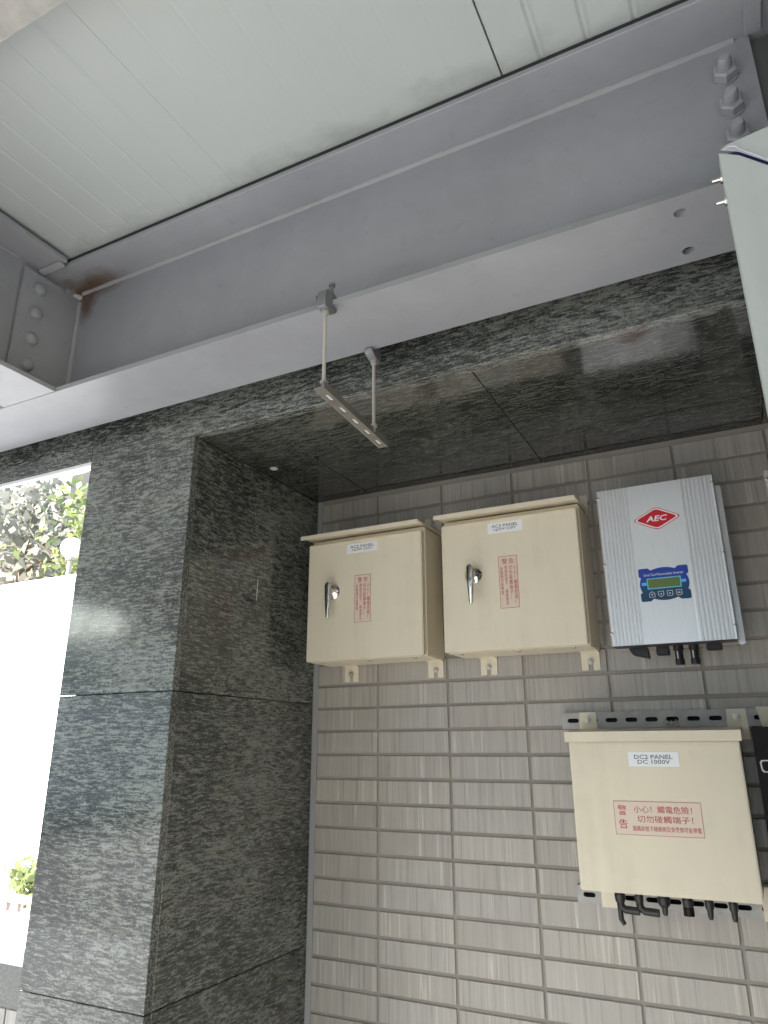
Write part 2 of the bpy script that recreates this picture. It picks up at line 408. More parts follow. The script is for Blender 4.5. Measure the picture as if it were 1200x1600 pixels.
# ---- tiled wall
wall = thing('tiled_wall', (-1.3, WY, 0), 'greige wall of thin combed tiles behind the electrical boxes', 'wall')
b = MB().box(-1.3, 1.62, WY + 0.0045, WY + 0.16, 0, 2.6); b.build('grout_bed', 'grout', wall)
b = MB().box(-1.2845, -1.2665, WY + 0.0015, WY + 0.02, 0, SZ - 0.002); b.build('sealant_joint', 'sealant', wall)
def tile_mesh(w, h, name='tile'):
    mb = MB().box(-w / 2, w / 2, 0, 0.010, -h / 2, h / 2, bev=0.0012)
    me = bpy.data.meshes.new(name); mb.bm.to_mesh(me); mb.bm.free(); me.materials.append(M['tile']); return me
tm_full = tile_mesh(TP - 0.0075, RP - 0.0090); x_first = X0 + TP
wcut = (X0 + TP - 0.00375) - (-1.2655); tm_cut = tile_mesh(wcut, RP - 0.0090)
zt = SZ - 0.0015
rows = range(-16, 10)
for r in rows:
    zlo = Z0 + r * RP + 0.0045; zhi = zlo + RP - 0.0090
    if zlo > zt - 0.008: continue
    top = min(zhi, zt); hh = top - zlo; zc = (zlo + top) / 2
    cutrow = hh < RP - 0.0095
    for c in range(0, 9):
        if c == 0: w, xc = wcut, -1.2655 + wcut / 2
        else: w, xc = TP - 0.0075, X0 + (c + 0.5) * TP
        me = (tm_cut if c == 0 else tm_full) if not cutrow else tile_mesh(w, hh)
        o = bpy.data.objects.new('tile', me); COL.objects.link(o); o.parent = wall
        o.location = (xc + 1.3 + random.uniform(-.0006, .0006), random.uniform(-.0007, .0007), zc + random.uniform(-.0006, .0006))
        o.rotation_euler = (random.uniform(-.003, .003), random.uniform(-.0025, .0025), random.uniform(-.003, .003))

def slab(x0, x1, y0, y1, z0, z1, parent, mat, bev=0.0012):
    mb = MB().box(x0, x1, y0, y1, z0, z1, bev)
    me_o = mb.build('granite_slab', mat, parent); c = Vector(((x0 + x1) / 2, (y0 + y1) / 2, (z0 + z1) / 2))
    off = c - origin(parent); me_o.data.transform(Matrix.Translation(-off)); me_o.location = off
    return me_o
# ---- pillar
PX0, PX1 = -1.690, -1.287
pil = thing('granite_pillar', (-1.49, 1.7, 0), 'polished green-grey granite pillar left of the tiled recess', 'pillar')
MB().box(PX0 + 0.03, PX1 - 0.03, PY + 0.03, WY + 0.15, 0, SZ + 0.2).build('core', 'dark_core', pil)
zs = [(0.0, 0.257), (0.259, 0.9462), (0.9480, 1.6362), (1.6382, SZ - 0.001)]
for i, (a, c) in enumerate(zs):
    slab(PX0, PX1 + random.uniform(-.0005, .0005), PY + random.uniform(-.0005, .0005), PY + 0.024, a, c, pil, 'granite_x')
    slab(PX1 - 0.025, PX1 - 0.002 + random.uniform(-.0005, .0005), PY + 0.0265, WY + 0.02, a, c, pil, 'granite_y')
    slab(PX0 + 0.002, PX0 + 0.027, PY + 0.0265, WY + 0.15, a, c, pil, 'granite_y')
MB().prism([(1.70, 1.92), (1.702, 1.92), (1.7045, 1.975), (1.703, 1.99), (1.7015, 1.965)], PX1 - 0.003, PX1 - 0.0009, 'yz').build('chipped_scratch', 'chip', pil)

# ---- granite ceiling and lintel
soff = thing('granite_lintel', (-0.5, 1.7, SZ), 'granite ceiling, darkened for shade, and lintel over the tiled recess', 'ceiling')
MB().box(PX0 + 0.01, 1.75, PY + 0.03, WY + 0.16, SZ + 0.03, 4.6).build('core', 'concrete', soff)
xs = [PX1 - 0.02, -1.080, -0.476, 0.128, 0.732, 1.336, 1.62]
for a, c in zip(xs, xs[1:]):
    slab(a + 0.001, c - 0.001, PY + 0.0265, WY + 0.02, SZ + random.uniform(0, .0008), SZ + 0.024, soff, 'granite_shaded', 0.001)
MB().box(-5.4, PX0 + 0.008, PY + 0.0262, PY + 0.040, SZ + 0.001, 4.6).build('core', 'concrete', soff)
for a, c in ((-5.4, -2.892), (-2.892, -1.691), (-1.691, 0.112), (0.112, 1.75)):
    slab(a + 0.001, c - 0.001, PY, PY + 0.0245, SZ, 3.0, soff, 'granite_x')
MB().lathe((-1.237, 1.686, SZ + 0.001), (0, 0, -1), [(0, 0.012), (0.002, 0.0125), (0.004, 0.010), (0.005, 0)], 14).build('plug', 'chip', soff, smooth=True)

# ---- unseen wall added on the right to keep light out of the recess
bw = MB().box(0.95, 1.2, -2.4, WY + 0.002, 0, SZ - 0.004).build('light_block_wall', 'concrete')
tag(bw, 'unseen concrete wall added to block light from the right', 'wall')

# ---- roof deck
DX = 0.6866; DZ = 2.836; RY = -2.4; RX = -5.5
deck = thing('roof_deck', (-0.9, 1.11, DZ), 'pale grey-green ribbed metal roof sheets overhead', 'roof')
def deck_panel(x0, depth, gap=0.003):
    pr = []
    w = DX - gap
    grooves = (0.0865, 0.178, 0.269, 0.344, 0.430, 0.5165, 0.600)
    e = 0.004 if gap > 0.002 else 0.0006
    pr.append((0.0, e)); pr.append((e * 0.75, 0.0))
    for gx in grooves:
        pr += [(gx - 0.010, 0), (gx - 0.004, depth), (gx - 0.001, depth), (gx + 0.003, -depth * 0.5), (gx + 0.009, 0)]
    pr += [(w - e * 0.75, 0.0), (w, e), (w, 0.04), (0, 0.04)]
    mb = MB().prism([(x0 + x, DZ + z) for x, z in pr], RY, 1.36, 'xz')
    return mb.build('roof_sheet', 'deck', deck)
k = -6
k = -8
while -0.283 + k * DX < 2.3:
    x = -0.283 + k * DX
    tight = k in (-1, -2)
    deck_panel(x + (0.0015 if k != -1 else 0.0004), {0: 0.0030, -1: 0.0005, -2: 0.0012}.get(k, 0.002), 0.0012 if tight else 0.003); k += 1
MB().box(RX, 2.3, RY + 0.02, 1.34, DZ + 0.042, DZ + 0.09).build('insulation_core', 'concrete', deck)

# ---- steel
BZ = 2.412; TZ = 2.807; YF, YN, YW = 1.328, 1.126, 1.2270
beam = thing('steel_beam', (-0.75, YW, BZ), 'long grey painted steel I-beam crossing in front of the lintel', 'beam', 'grey steel roof beams')
fl = ngon_curve([rect(-5.4, 0.30, YN, YF), circle(0.008, 1.172, 0.0115), circle(0.012, 1.289, 0.0115)], 0.013)
MB().mesh(fl, at(0, 0, BZ)).build('bottom_flange', 'steel', beam)
MB().box(-5.4, 0.176, YW - 0.005, YW + 0.005, BZ + 0.013, TZ).build('web', 'steel_rust', beam)
MB().prism([(-5.4, YF + 0.012), (-5.4, 1.108), (0.2135, 1.108), (0.2135, YF + 0.012)], TZ, TZ + 0.013, 'xy', 0.0015).build('top_flange', 'steel_rust', beam)
MB().box(-5.4, 0.150, 1.114, 1.135, TZ + 0.0132, DZ - 0.0004).build('gap_shade_strip', 'dark_core', beam)  # dark strip added for the shade in the gap below the deck
def bead(pts, r, name, parent, mat='steel_lit'):
    out = []; rr = []
    for p, q in zip(pts, pts[1:]):
        n = max(2, int((Vector(q) - Vector(p)).length / 0.02))
        for i in range(n + 1):
            out.append(Vector(p).lerp(Vector(q), i / n)); rr.append(r * random.uniform(0.85, 1.15))
    return MB().tube(out, rr, 7).build(name, mat, parent, smooth=True)
bead([(-1.632, YW - 0.006, TZ - 0.002), (0.150, YW - 0.006, TZ - 0.002)], 0.0062, 'weld_bead', beam)
bead([(-5.4, YW - 0.006, TZ - 0.002), (-1.67, YW - 0.006, TZ - 0.002)], 0.0062, 'weld_bead', beam)
bead([(-1.640, YW - 0.006, 2.435), (-1.640, YW - 0.006, 2.775)], 0.0065, 'weld_bead', beam)
wk = MB().lathe((-1.652, YW - 0.024, TZ - 0.014), (0.5, 1, 0.15), [(0, 0.004), (0.003, 0.009), (0.02, 0.0095), (0.03, 0.004)], 12).build('weld_start', 'chip', beam, smooth=True)
for z in (2.727, 2.646, 2.570):
    p = (0.124, YW - 0.005, z)
    bt = MB().lathe(p, (0, -1, 0), [(0, 0.0235), (0.004, 0.0235), (0.0041, 0.021)], 20).build('bolt', 'steel', beam, smooth=True)
    MB().lathe((p[0], p[1] - 0.004, p[2]), (0, -1, 0), [(0, 0.0212), (0.001, 0.0226), (0.0175, 0.0226), (0.0205, 0.0185)], 6).build('nut', 'steel', bt)
    MB().lathe((p[0], p[1] - 0.024, p[2]), (0, -1, 0), [(0, 0.0128), (0.018, 0.0125), (0.0235, 0.009), (0.025, 0)], 16).build('bolt_end', 'steel', bt, smooth=True)
MB().box(-1.653, -1.643, 1.036, YW - 0.005, 2.452, 2.786, 0.001).build('fin_plate', 'steel', beam)

eb = thing('steel_beam', (-0.75, RY + 0.15, BZ), 'unseen grey steel beam added at the roof edge to trim reflected sky', 'beam', 'grey steel roof beams')  # out of view, added to cut the sky band reflected in the pillar
MB().box(RX + 0.1, 2.2, RY + 0.05, RY + 0.25, BZ, BZ + 0.013).build('bottom_flange', 'steel', eb)
MB().box(RX + 0.1, 2.2, RY + 0.145, RY + 0.155, BZ + 0.013, TZ).build('web', 'steel', eb)
MB().box(RX + 0.1, 2.2, RY + 0.05, RY + 0.25, TZ, TZ + 0.013).build('top_flange', 'steel', eb)
CX = -1.6625
cg = thing('steel_beam', (CX, 0.1, BZ), 'grey steel cross girder bolted to the long beam at left', 'beam', 'grey steel roof beams')
MB().box(CX - 0.1, -1.556, RY + 0.27, YN - 0.002, BZ - 0.0006, BZ + 0.0124, 0.001).build('bottom_flange', 'steel', cg)
MB().box(CX - 0.0045, CX + 0.0045, RY + 0.27, 1.18, BZ + 0.0124, TZ).build('web', 'steel', cg)
MB().box(CX - 0.1, -1.556, RY + 0.27, 1.098, TZ, TZ + 0.013, 0.001).build('top_flange', 'steel', cg)
MB().box(-1.652, -1.565, 1.080, 1.100, TZ - 0.011, TZ - 0.001, 0.002).build('backing_bar', 'steel_lit', cg)
bead([(CX + 0.006, RY + 0.3, TZ - 0.002), (CX + 0.006, 1.02, TZ - 0.002)], 0.005, 'weld_bead', cg, 'steel')
for z in (2.738, 2.660, 2.577, 2.497):
    MB().lathe((-1.643, 1.088, z), (1, 0, 0), [(0, 0.0195), (0.003, 0.0195), (0.0031, 0.0178), (0.008, 0.0168), (0.012, 0.013), (0.0145, 0.007), (0.015, 0)], 22).build('bolt_head', 'steel', cg, smooth=True)

colm = thing('steel_column', (0.36, 1.24, 0), 'grey steel column, darkened for shade, at the right end of the long beam', 'column')
MB().box(0.215, 0.225, 1.10, 1.37, 0, 2.83).build('flange', 'steel_shaded', colm)
MB().box(0.225, 0.50, 1.23, 1.24, 0, 2.83).build('web', 'steel_shaded', colm)
MB().box(0.50, 0.51, 1.10, 1.37, 0, 2.83).build('flange', 'steel_shaded', colm)
MB().box(0.168, 0.197, 1.112, 1.214, TZ - 0.010, TZ - 0.0006, 0.001).build('splice_plate', 'steel', colm)
MB().box(0.100, 0.214, YW + 0.0055, YW + 0.0145, 2.46, 2.80, 0.001).build('end_plate', 'steel_shaded', colm)

pu = thing('roof_purlin', (-0.5, 0.51, 2.72), 'light steel purlin under the roof sheets at the top left corner', 'purlin')
MB().box(-4.3, 2.2, 0.492, 0.5375, 2.722, 2.726).build('bottom_flange', 'galv', pu)
MB().box(-4.3, 2.2, 0.488, 0.492, 2.722, 2.832).build('web', 'galv', pu)
MB().box(-4.3, 2.2, 0.5375, 0.5395, 2.722, 2.744).build('lip', 'galv', pu)

# ---- hanger under the beam
hg = thing('pipe_hanger', (-0.70, 1.23, 2.2), 'trapeze hanger of two rods and a slotted channel under the long beam', 'hanger')
RODS = ((-0.7005, 1.112), (-0.704, 1.342))
for (x, y), s in zip(RODS, (1, -1)):
    yo = lambda d: y + s * d              # s points from the rod towards the web
    # cast clamp body: a C round the flange edge
    pf = [(-0.020, BZ - 0.022), (0.004, BZ - 0.024), (0.030, BZ - 0.013), (0.032, BZ - 0.002), (0.013, BZ - 0.002), (0.012, BZ + 0.0135), (0.034, BZ + 0.0145), (0.036, BZ + 0.026), (0.004, BZ + 0.034), (-0.016, BZ + 0.020), (-0.022, BZ)]
    cl = MB().prism([(y + s * u, w) for u, w in pf], x - 0.011, x + 0.011, 'yz', 0.0025).build('beam_clamp', 'clamp_iron', hg, smooth=True)
    MB().lathe((x, yo(0.024), BZ + 0.022), (0, 0, 1), [(0, 0.0042), (0.034, 0.0042), (0.0345, 0.0075), (0.040, 0.0075), (0.041, 0.0)], 8).build('set_screw', 'clamp_iron', cl, smooth=True)
    MB().lathe((x - 0.004, yo(-0.006), BZ + 0.004), (-1, -0.35, 0), [(0, 0.008), (0.012, 0.010), (0.013, 0.006), (0.012, 0.0)], 14).build('eye', 'black', cl, smooth=True)
    MB().lathe((x, y, BZ - 0.021), (0, 0, -1), [(0, 0.008), (0.011, 0.0076), (0.0112, 0.005)], 6).build('nut', 'rod', hg)
    rp = [(0.0, 0.0038)]
    for i in range(64): rp += [(0.003 * i + 0.001, 0.0043), (0.003 * i + 0.0025, 0.0037)]
    MB().lathe((x, y, BZ - 0.018), (0, 0, -1), rp, 10).build('threaded_rod', 'rod', hg)
    MB().lathe((x, y, 2.2130), (0, 0, 1), [(0, 0.0080), (0.008, 0.0080), (0.0092, 0.006)], 6).build('nut', 'rod', hg)
ch_y0, ch_y1, cz = 1.095, 1.422, 2.196
tilt = lambda yy: -0.702 - (yy - 1.11) * 0.055
pl = ngon_curve([rect(ch_y0, ch_y1, -0.0105, 0.0105)] + [slot(1.14 + 0.0625 * i, 0, 0.030, 0.0085) for i in range(5)], 0.0022)
SW = Matrix(((0, 1, 0, 0), (1, 0, 0, 0), (0, 0, 1, 0), (0, 0, 0, 1)))
chm = MB().mesh(pl, SW)
chm.box(0.0105, 0.0125, ch_y0, ch_y1, 0, 0.0160); chm.box(-0.0125, -0.0105, ch_y0, ch_y1, 0, 0.0160)
shear = Matrix(((1, -0.055, 0, -0.702 + 0.055 * 1.11), (0, 1, 0, 0), (0, 0, 1, cz), (0, 0, 0, 1)))
bmesh.ops.transform(chm.bm, matrix=shear, verts=chm.bm.verts)
bmesh.ops.recalc_face_normals(chm.bm, faces=chm.bm.faces)
chn = chm.build('slotted_channel', 'galv_dull', hg)
ln = MB().box(-0.0095, 0.0095, ch_y0 + 0.002, ch_y1 - 0.002, 0.0030, 0.0042)
bmesh.ops.transform(ln.bm, matrix=shear, verts=ln.bm.verts)
ln.build('lit_slot_strip', 'frame_white', chn)  # added white strip, stands in for lit metal seen through the slots

# ---- grey-green sheet metal trunking at right
TY = 1.0
tk = thing('metal_trunking', (0.2, 1.05, 0), 'grey-green sheet metal trunking standing at the right edge', 'trunking')
tkm = MB().prism([(0.0725, 0.05), (0.36, 0.05), (0.36, 2.085), (0.098, 2.349), (0.0725, 2.364)], TY, TY + 0.0015, 'xz')
tkm.prism([(0.0725, 0.05), (0.0725, 2.364), (0.0740, 2.364), (0.0740, 0.05)], TY + 0.0017, TY + 0.03, 'xz')
tkm.build('front_sheet', 'sheet', tk)
MB().prism([(0.0760, 2.3690), (0.0990, 2.3555), (0.36, 2.0945), (0.36, 2.413), (0.0850, 2.374)], TY - 0.001, TY + 0.0005, 'xz').build('mitred_flap', 'sheet', tk)
MB().box(0.0775, 0.36, TY + 0.010, TY + 0.012, 0.05, 2.366).build('liner', 'film_blue', tk)
MB().tube([(0.079, TY - 0.001, 2.3655), (0.087, TY - 0.003, 2.3685), (0.096, TY - 0.003, 2.3645), (0.101, TY - 0.002, 2.3560)], [0.0009, 0.0014, 0.0014, 0.0008], 6).build('peeled_film', 'film', tk, smooth=True)
MB().tube([(0.101, TY - 0.002, 2.3570), (0.118, TY - 0.003, 2.3385), (0.136, TY - 0.002, 2.3195)], [0.0007, 0.0013, 0.0007], 6).build('peeled_film', 'film', tk, smooth=True)
for z in (2.326, 2.284):
    sc = MB().lathe((0.0725, TY + 0.012, z), (-1, -0.1, -0.06), [(0, 0.0075), (0.004, 0.0072), (0.0042, 0.0032), (0.015, 0.0028), (0.018, 0)], 8).build('screw', 'chrome', tk, smooth=True)

# ================================================================== electrical boxes
def bracket(mb, x, zt, zb, y, w, hook, plate_y):
    """flat ear with an open slot, on the wall, between zb and zt; slot opens at the end away from the box"""
    cx, h = x, abs(zt - zb)
    s = 1 if zb < zt else -1
    sw = 0.0065
    pts = [(-w / 2, 0), (w / 2, 0), (w / 2, -h), (sw, -h), (sw, -h * 0.55)]
    for i in range(1, 6):
        a = math.pi * i / 6; pts.append((sw * math.cos(a), -h * 0.55 + sw * math.sin(a)))
    pts += [(-sw, -h * 0.55), (-sw, -h), (-w / 2, -h)]
    me = ngon_curve([[(px, py * s) for px, py in pts]], 0.003)
    mb.mesh(me, at(cx, plate_y, zt) @ XZ)
    bmesh.ops.recalc_face_normals(mb.bm, faces=mb.bm.faces)
    return mb
def ear_bolt(x, y, z, parent):
    o = MB().lathe((x, y, z), (0, -1, 0), [(0, 0.0095), (0.002, 0.0095), (0.0021, 0.0070), (0.008, 0.0068), (0.0082, 0.0042), (0.015, 0.0040), (0.0155, 0)], 8).build('anchor_bolt', 'zinc', parent, smooth=True)
    return o

def vertical_warning(parent, x0, x1, z0, z1, y):
    st = MB().box(x0, x1, y - 0.0006, y, z0, z1).build('warning_sticker', 'warn_paper', parent)
    mb = MB(); w, h = x1 - x0, z1 - z0; yy = y - 0.0010
    t = 0.0011
    for a in ((x0, x1, z0, z0 + t), (x0, x1, z1 - t, z1), (x0, x0 + t, z0 + t, z1 - t), (x1 - t, x1, z0 + t, z1 - t)):
        mb.quad((a[0], yy, a[2]), (a[1], yy, a[2]), (a[1], yy, a[3]), (a[0], yy, a[3]))
    mb.mesh(text('警', 0.01, height=0.0155, bold=0.0), at(x0 + w * 0.33, yy, z1 - 0.0150))
    mb.mesh(text('告', 0.01, height=0.0150, bold=0.0), at(x0 + w * 0.68, yy, z1 - 0.0150))
    for body, fx, za, zb in (('小\n心\n！\n觸\n電\n危\n險\n！', 0.86, 0.028, 0.136), ('切\n勿\n碰\n觸\n端\n子\n！', 0.62, 0.028, 0.122),
                             ('開\n路\n狀\n態\n下\n\n線\n路\n側\n及', 0.38, 0.028, 0.138), ('負\n載\n側\n可\n能\n帶\n電', 0.15, 0.030, 0.108)):
        big = fx > 0.5
        mb.mesh(text(body, 0.01, width=0.0098 if big else 0.0080, height=zb - za, bold=0.0), at(x0 + w * fx, yy, z1 - (za + zb) / 2))
    mb.build('lettering', 'warn_red', st)
def name_label(parent, x0, x1, z0, z1, y, l1, l2, tilt=0.0):
    st = MB().box(x0, x1, y - 0.0006, y, z0, z1, 0.0002).build('name_label', 'white_paper', parent)
    w, h = x1 - x0, z1 - z0; cx, cz = (x0 + x1) / 2, (z0 + z1) / 2
    mb = MB().mesh(text(l1, 0.01, width=w * 0.76, height=h * 0.29, bold=0.006), at(cx, y - 0.001, cz + h * 0.16))
    mb.mesh(text(l2, 0.01, width=w * 0.64, height=h * 0.28, bold=0.006), at(cx, y - 0.001, cz - h * 0.18))
    mb.build('lettering', 'ink', st)

def ac_box(x0, label, l1, l2, lab, warn, knob, tilt):
    YD = 1.872; yb = WY - 0.003; w = 0.400; z0, z1 = 1.752, 2.123; x1 = x0 + w
    t = thing('distribution_box', (x0 + w / 2, yb, z0), label, 'electrical box', 'cream electrical boxes on the tiled wall')
    MB().box(x0 + 0.001, x1 - 0.001, YD + 0.0215, yb, z0 - 0.001, z1 + 0.016, 0.003, 2).build('body', 'cream', t)
    MB().box(x0, x1 - 0.004, YD, YD + 0.018, z0, z1, 0.0025, 2).build('door', 'cream', t)
    # rain hood: sloping thin roof with folded front lip
    hx0, hx1 = x0 - 0.008, x1 + 0.003
    hd = MB().prism([(YD - 0.040, z1 + 0.009), (YD - 0.040, z1 + 0.0215), (yb - 0.01, z1 + 0.030), (yb - 0.01, z1 + 0.0265), (YD - 0.0375, z1 + 0.018), (YD - 0.0375, z1 + 0.009)], hx0, hx1, 'yz')
    hd.prism([(YD - 0.0375, z1 + 0.0185), (yb - 0.01, z1 + 0.027), (yb - 0.01, z1 + 0.0165), (YD + 0.03, z1 + 0.0165)], x1 + 0.0015, hx1, 'yz')
    hd.build('rain_hood', 'cream', t)
    for ex in (x0 + 0.078, x1 - 0.030):
        mb = bracket(MB(), ex, z0 - 0.002, z0 - 0.052, yb, 0.050, 0, WY - 0.0015)
        mb.box(ex - 0.025, ex + 0.025, WY - 0.020, WY - 0.0015, z0 - 0.004, z0 - 0.0012)
        mb.build('mounting_bracket', 'cream', t)
        ear_bolt(ex, WY - 0.0045, z0 - 0.028, t)
    for ex in (x0 + 0.030, x1 - 0.0265):
        mb = bracket(MB(), ex, z1 + 0.018, z1 + 0.081, yb, 0.056, 0, WY - 0.0015); mb.build('mounting_bracket', 'cream', t)
        ear_bolt(ex, WY - 0.0045, z1 + 0.052, t)
    for ex in (x0 + 0.035, x0 + 0.2, x1 - 0.05):
        MB().lathe((ex, YD + 0.045, z0 - 0.001), (0, 0, -1), [(0, 0.006), (0.003, 0.0055), (0.004, 0)], 8).build('bottom_screw', 'zinc', t, smooth=True)
    # handle
    kx, kz = knob
    h = MB().lathe((kx, YD, kz), (0, -1, 0), [(0, 0.026), (0.003, 0.026), (0.007, 0.023), (0.011, 0.016), (0.014, 0.0115), (0.022, 0.0095), (0.024, 0)], 24).build('handle', 'chrome', t, smooth=True)
    out = [(-0.0105, 0.018), (-0.0045, 0.026), (0.0045, 0.026), (0.0105, 0.018), (0.0090, -0.030), (0.0048, -0.083), (0.002, -0.088), (-0.002, -0.088), (-0.0048, -0.083), (-0.0090, -0.030)]
    lv = MB().prism([(kx + a, kz + c) for a, c in out], YD - 0.034, YD - 0.024, 'xz', 0.0028)
    lv.build('lever', 'chrome', h, smooth=True, angle=50)
    name_label(t, *lab, YD, l1, l2)
    vertical_warning(t, *warn, YD)
    t.rotation_euler = (0, tilt, 0)
    return t
ac_box(-1.2175, 'cream steel box with chrome handle nearest the granite pillar, labelled AC2', 'AC2 PANEL', '1φ2W 220V', (-1.077, -0.968, 2.078, 2.109), (-1.0475, -0.992, 1.860, 2.006), (-1.126, 1.962), 0)
ac_box(-0.757, 'cream steel box with chrome handle beside the silver inverter, labelled AC3', 'AC3 PANEL', '1φ2W 220V', (-0.614, -0.512, 2.079, 2.110), (-0.587, -0.533, 1.862, 2.009), (-0.662, 1.964), 0.003)

# ---- slotted rails
def rail(x0, x1, z, label):
    t = thing('slotted_rail', ((x0 + x1) / 2, WY, z), label, 'rail', 'slotted steel rails on the tiled wall')
    n = int((x1 - x0) / 0.05)
    me = ngon_curve([rect(x0, x1, -0.0205, 0.0205)] + [slot(x0 + 0.030 + 0.05 * i, 0, 0.030, 0.011) for i in range(n)], 0.002)
    mb = MB().mesh(me, at(0, WY - 0.022, z) @ XZ)
    mb.box(x0, x1, WY - 0.0218, WY - 0.0015, z + 0.0187, z + 0.0207); mb.box(x0, x1, WY - 0.0218, WY - 0.0015, z - 0.0207, z - 0.0187)
    bmesh.ops.recalc_face_normals(mb.bm, faces=mb.bm.faces)
    mb.build('channel', 'galv', t)
    MB().box(x0 + 0.002, x1 - 0.002, WY - 0.0012, WY - 0.0002, z - 0.018, z + 0.018).build('slot_shade_sheet', 'dark_core', t)  # dark sheet put in for the shade behind the slots
    return t
rail(-0.474, 0.62, 1.5675, 'slotted steel rail above the lower cream box')
rail(-0.470, 0.62, 1.150, 'slotted steel rail behind the bottom of the lower cream box')

# ---- DC2
def dc_box():
    YD = 1.835; yb = WY - 0.026; x0, x1, z0, z1 = -0.4225, -0.0445, 1.1875, 1.512
    t = thing('distribution_box', ((x0 + x1) / 2, yb, z0), 'lower cream steel box without handle, cable glands underneath, labelled DC2', 'electrical box', 'cream electrical boxes on the tiled wall')
    MB().box(x0 + 0.001, x1 - 0.001, YD + 0.021, yb, z0 - 0.001, z1 + 0.010, 0.003, 2).build('body', 'cream', t)
    MB().box(x0, x1, YD, YD + 0.018, z0, z1 + 0.002, 0.0025, 2).build('door', 'cream', t)
    MB().prism([(YD - 0.014, z1 + 0.000), (YD - 0.014, z1 + 0.0235), (yb - 0.008, z1 + 0.034), (yb - 0.008, z1 + 0.0295), (YD - 0.0112, z1 + 0.0200), (YD - 0.0112, z1 + 0.000)], x0 - 0.006, x1 + 0.006, 'yz').build('rain_hood', 'cream', t)
    for ex in (-0.404, -0.046):
        me = ngon_curve([[(-0.0245, -0.02), (0.0245, -0.02), (0.0215, 0.052), (-0.0215, 0.052)], circle(0, 0.034, 0.0055)], 0.003)
        MB().mesh(me, at(ex, WY - 0.0245, 1.5365) @ XZ).build('mounting_bracket', 'cream', t)
        ear_bolt(ex, WY - 0.028, 1.5700, t)
        me = ngon_curve([[(-0.018, 0.02), (0.018, 0.02), (0.018, -0.050), (-0.018, -0.050)]], 0.003)
        MB().mesh(me, at(ex + 0.012, WY - 0.0245, 1.176) @ XZ).build('mounting_bracket', 'cream', t)
    for hz in (1.245, 1.455):
        MB().box(x0 - 0.005, x0 - 0.0005, YD + 0.022, YD + 0.034, hz - 0.012, hz + 0.012, 0.001).build('hinge', 'cream', t)
    name_label(t, -0.2855, -0.1745, 1.4570, 1.4890, YD, 'DC2 PANEL', 'DC 1000V')
    x0w, x1w, z0w, z1w = -0.3300, -0.1415, 1.3095, 1.3815
    st = MB().box(x0w, x1w, YD - 0.0006, YD, z0w, z1w).build('warning_sticker', 'warn_paper', t)
    mb = MB(); yy = YD - 0.001; tt = 0.0009
    for a in ((x0w, x1w, z0w, z0w + tt), (x0w, x1w, z1w - tt, z1w), (x0w, x0w + tt, z0w + tt, z1w - tt), (x1w - tt, x1w, z0w + tt, z1w - tt)):
        mb.quad((a[0], yy, a[2]), (a[1], yy, a[2]), (a[1], yy, a[3]), (a[0], yy, a[3]))
    w, h = x1w - x0w, z1w - z0w
    P = lambda fx, fz: at(x0w + w * fx, yy, z1w - h * fz)
    mb.mesh(text('警', 0.01, height=h * 0.30, width=w * 0.105, bold=0.003), P(0.098, 0.275))
    mb.mesh(text('告', 0.01, height=h * 0.28, width=w * 0.100, bold=0.006), P(0.098, 0.680))
    mb.mesh(text('小心！觸電危險！', 0.01, width=w * 0.66, height=h * 0.21, bold=0.004), P(0.565, 0.235))
    mb.mesh(text('切勿碰觸端子！', 0.01, width=w * 0.63, height=h * 0.21, bold=0.004), P(0.580, 0.520))
    mb.mesh(text('開路狀態下線路側及負載側可能帶電', 0.01, width=w * 0.77, height=h * 0.155, bold=0.002), P(0.590, 0.800))
    mb.build('lettering', 'warn_red', st)
    gy = 1.925
    gl = [(0, 0.0125), (0.012, 0.0125), (0.0122, 0.0105), (0.016, 0.0105), (0.0162, 0.0120), (0.030, 0.0108), (0.036, 0.0070)]
    for i, gx in enumerate((-0.352, -0.309, -0.254, -0.203, -0.158, -0.109)):
        r = (1.05, 0.85, 1.2, 1.05, 0.85, 0.85)[i]
        o = MB().lathe((gx, gy, z0 - 0.001), (0, 0, -1), [(d, q * r) for d, q in gl], 12).build('cable_gland', 'black', t, smooth=True, angle=30)
        if i in (0, 1):
            MB().tube([(gx, gy, z0 - 0.034), (gx + 0.002, gy, z0 - 0.043), (gx + 0.010, gy, z0 - 0.049), (gx + 0.042, gy - 0.002, z0 - 0.050)], 0.0088, 10).build('elbow', 'black', o, smooth=True)
        if i == 0: MB().tube([(gx - 0.002, gy, z0 - 0.030), (gx - 0.001, gy - 0.002, z0 - 0.070), (gx + 0.006, gy - 0.004, z0 - 0.080)], [0.006, 0.006, 0.005], 8).build('cable_stub', 'black', o, smooth=True)
        if i in (2, 4, 5): MB().lathe((gx, gy, z0 - 0.030), (0, 0, -1), [(0, 0.0075), (0.018, 0.0062), (0.024, 0.004), (0.0245, 0)], 10).build('plug', 'black', o, smooth=True)
        if i == 3: MB().lathe((gx, gy, z0 - 0.034), (0, 0, -1), [(0, 0.0118), (0.016, 0.0118), (0.017, 0.006), (0.0171, 0)], 12).build('cap', 'black_gloss', o, smooth=True, angle=30)
    return t
dc_box()
# wire ends above DC2
wr = thing('wire_offcut', (-0.19, 1.98, 1.553), 'short bundle of loose pale wire ends resting on the lower cream box', 'wire')
for i in range(7):
    a = random.uniform(0, 6.28); bx = -0.185 + random.uniform(-.012, .012)
    MB().tube([(bx, 1.965, 1.540), (bx + .007 * math.cos(a), 1.962, 1.552), (bx + .016 * math.cos(a), 1.955, 1.560 + random.uniform(-.005, .004)), (bx + .022 * math.cos(a), 1.95, 1.552)], 0.0013, 6).build('strand', 'zinc', wr, smooth=True)

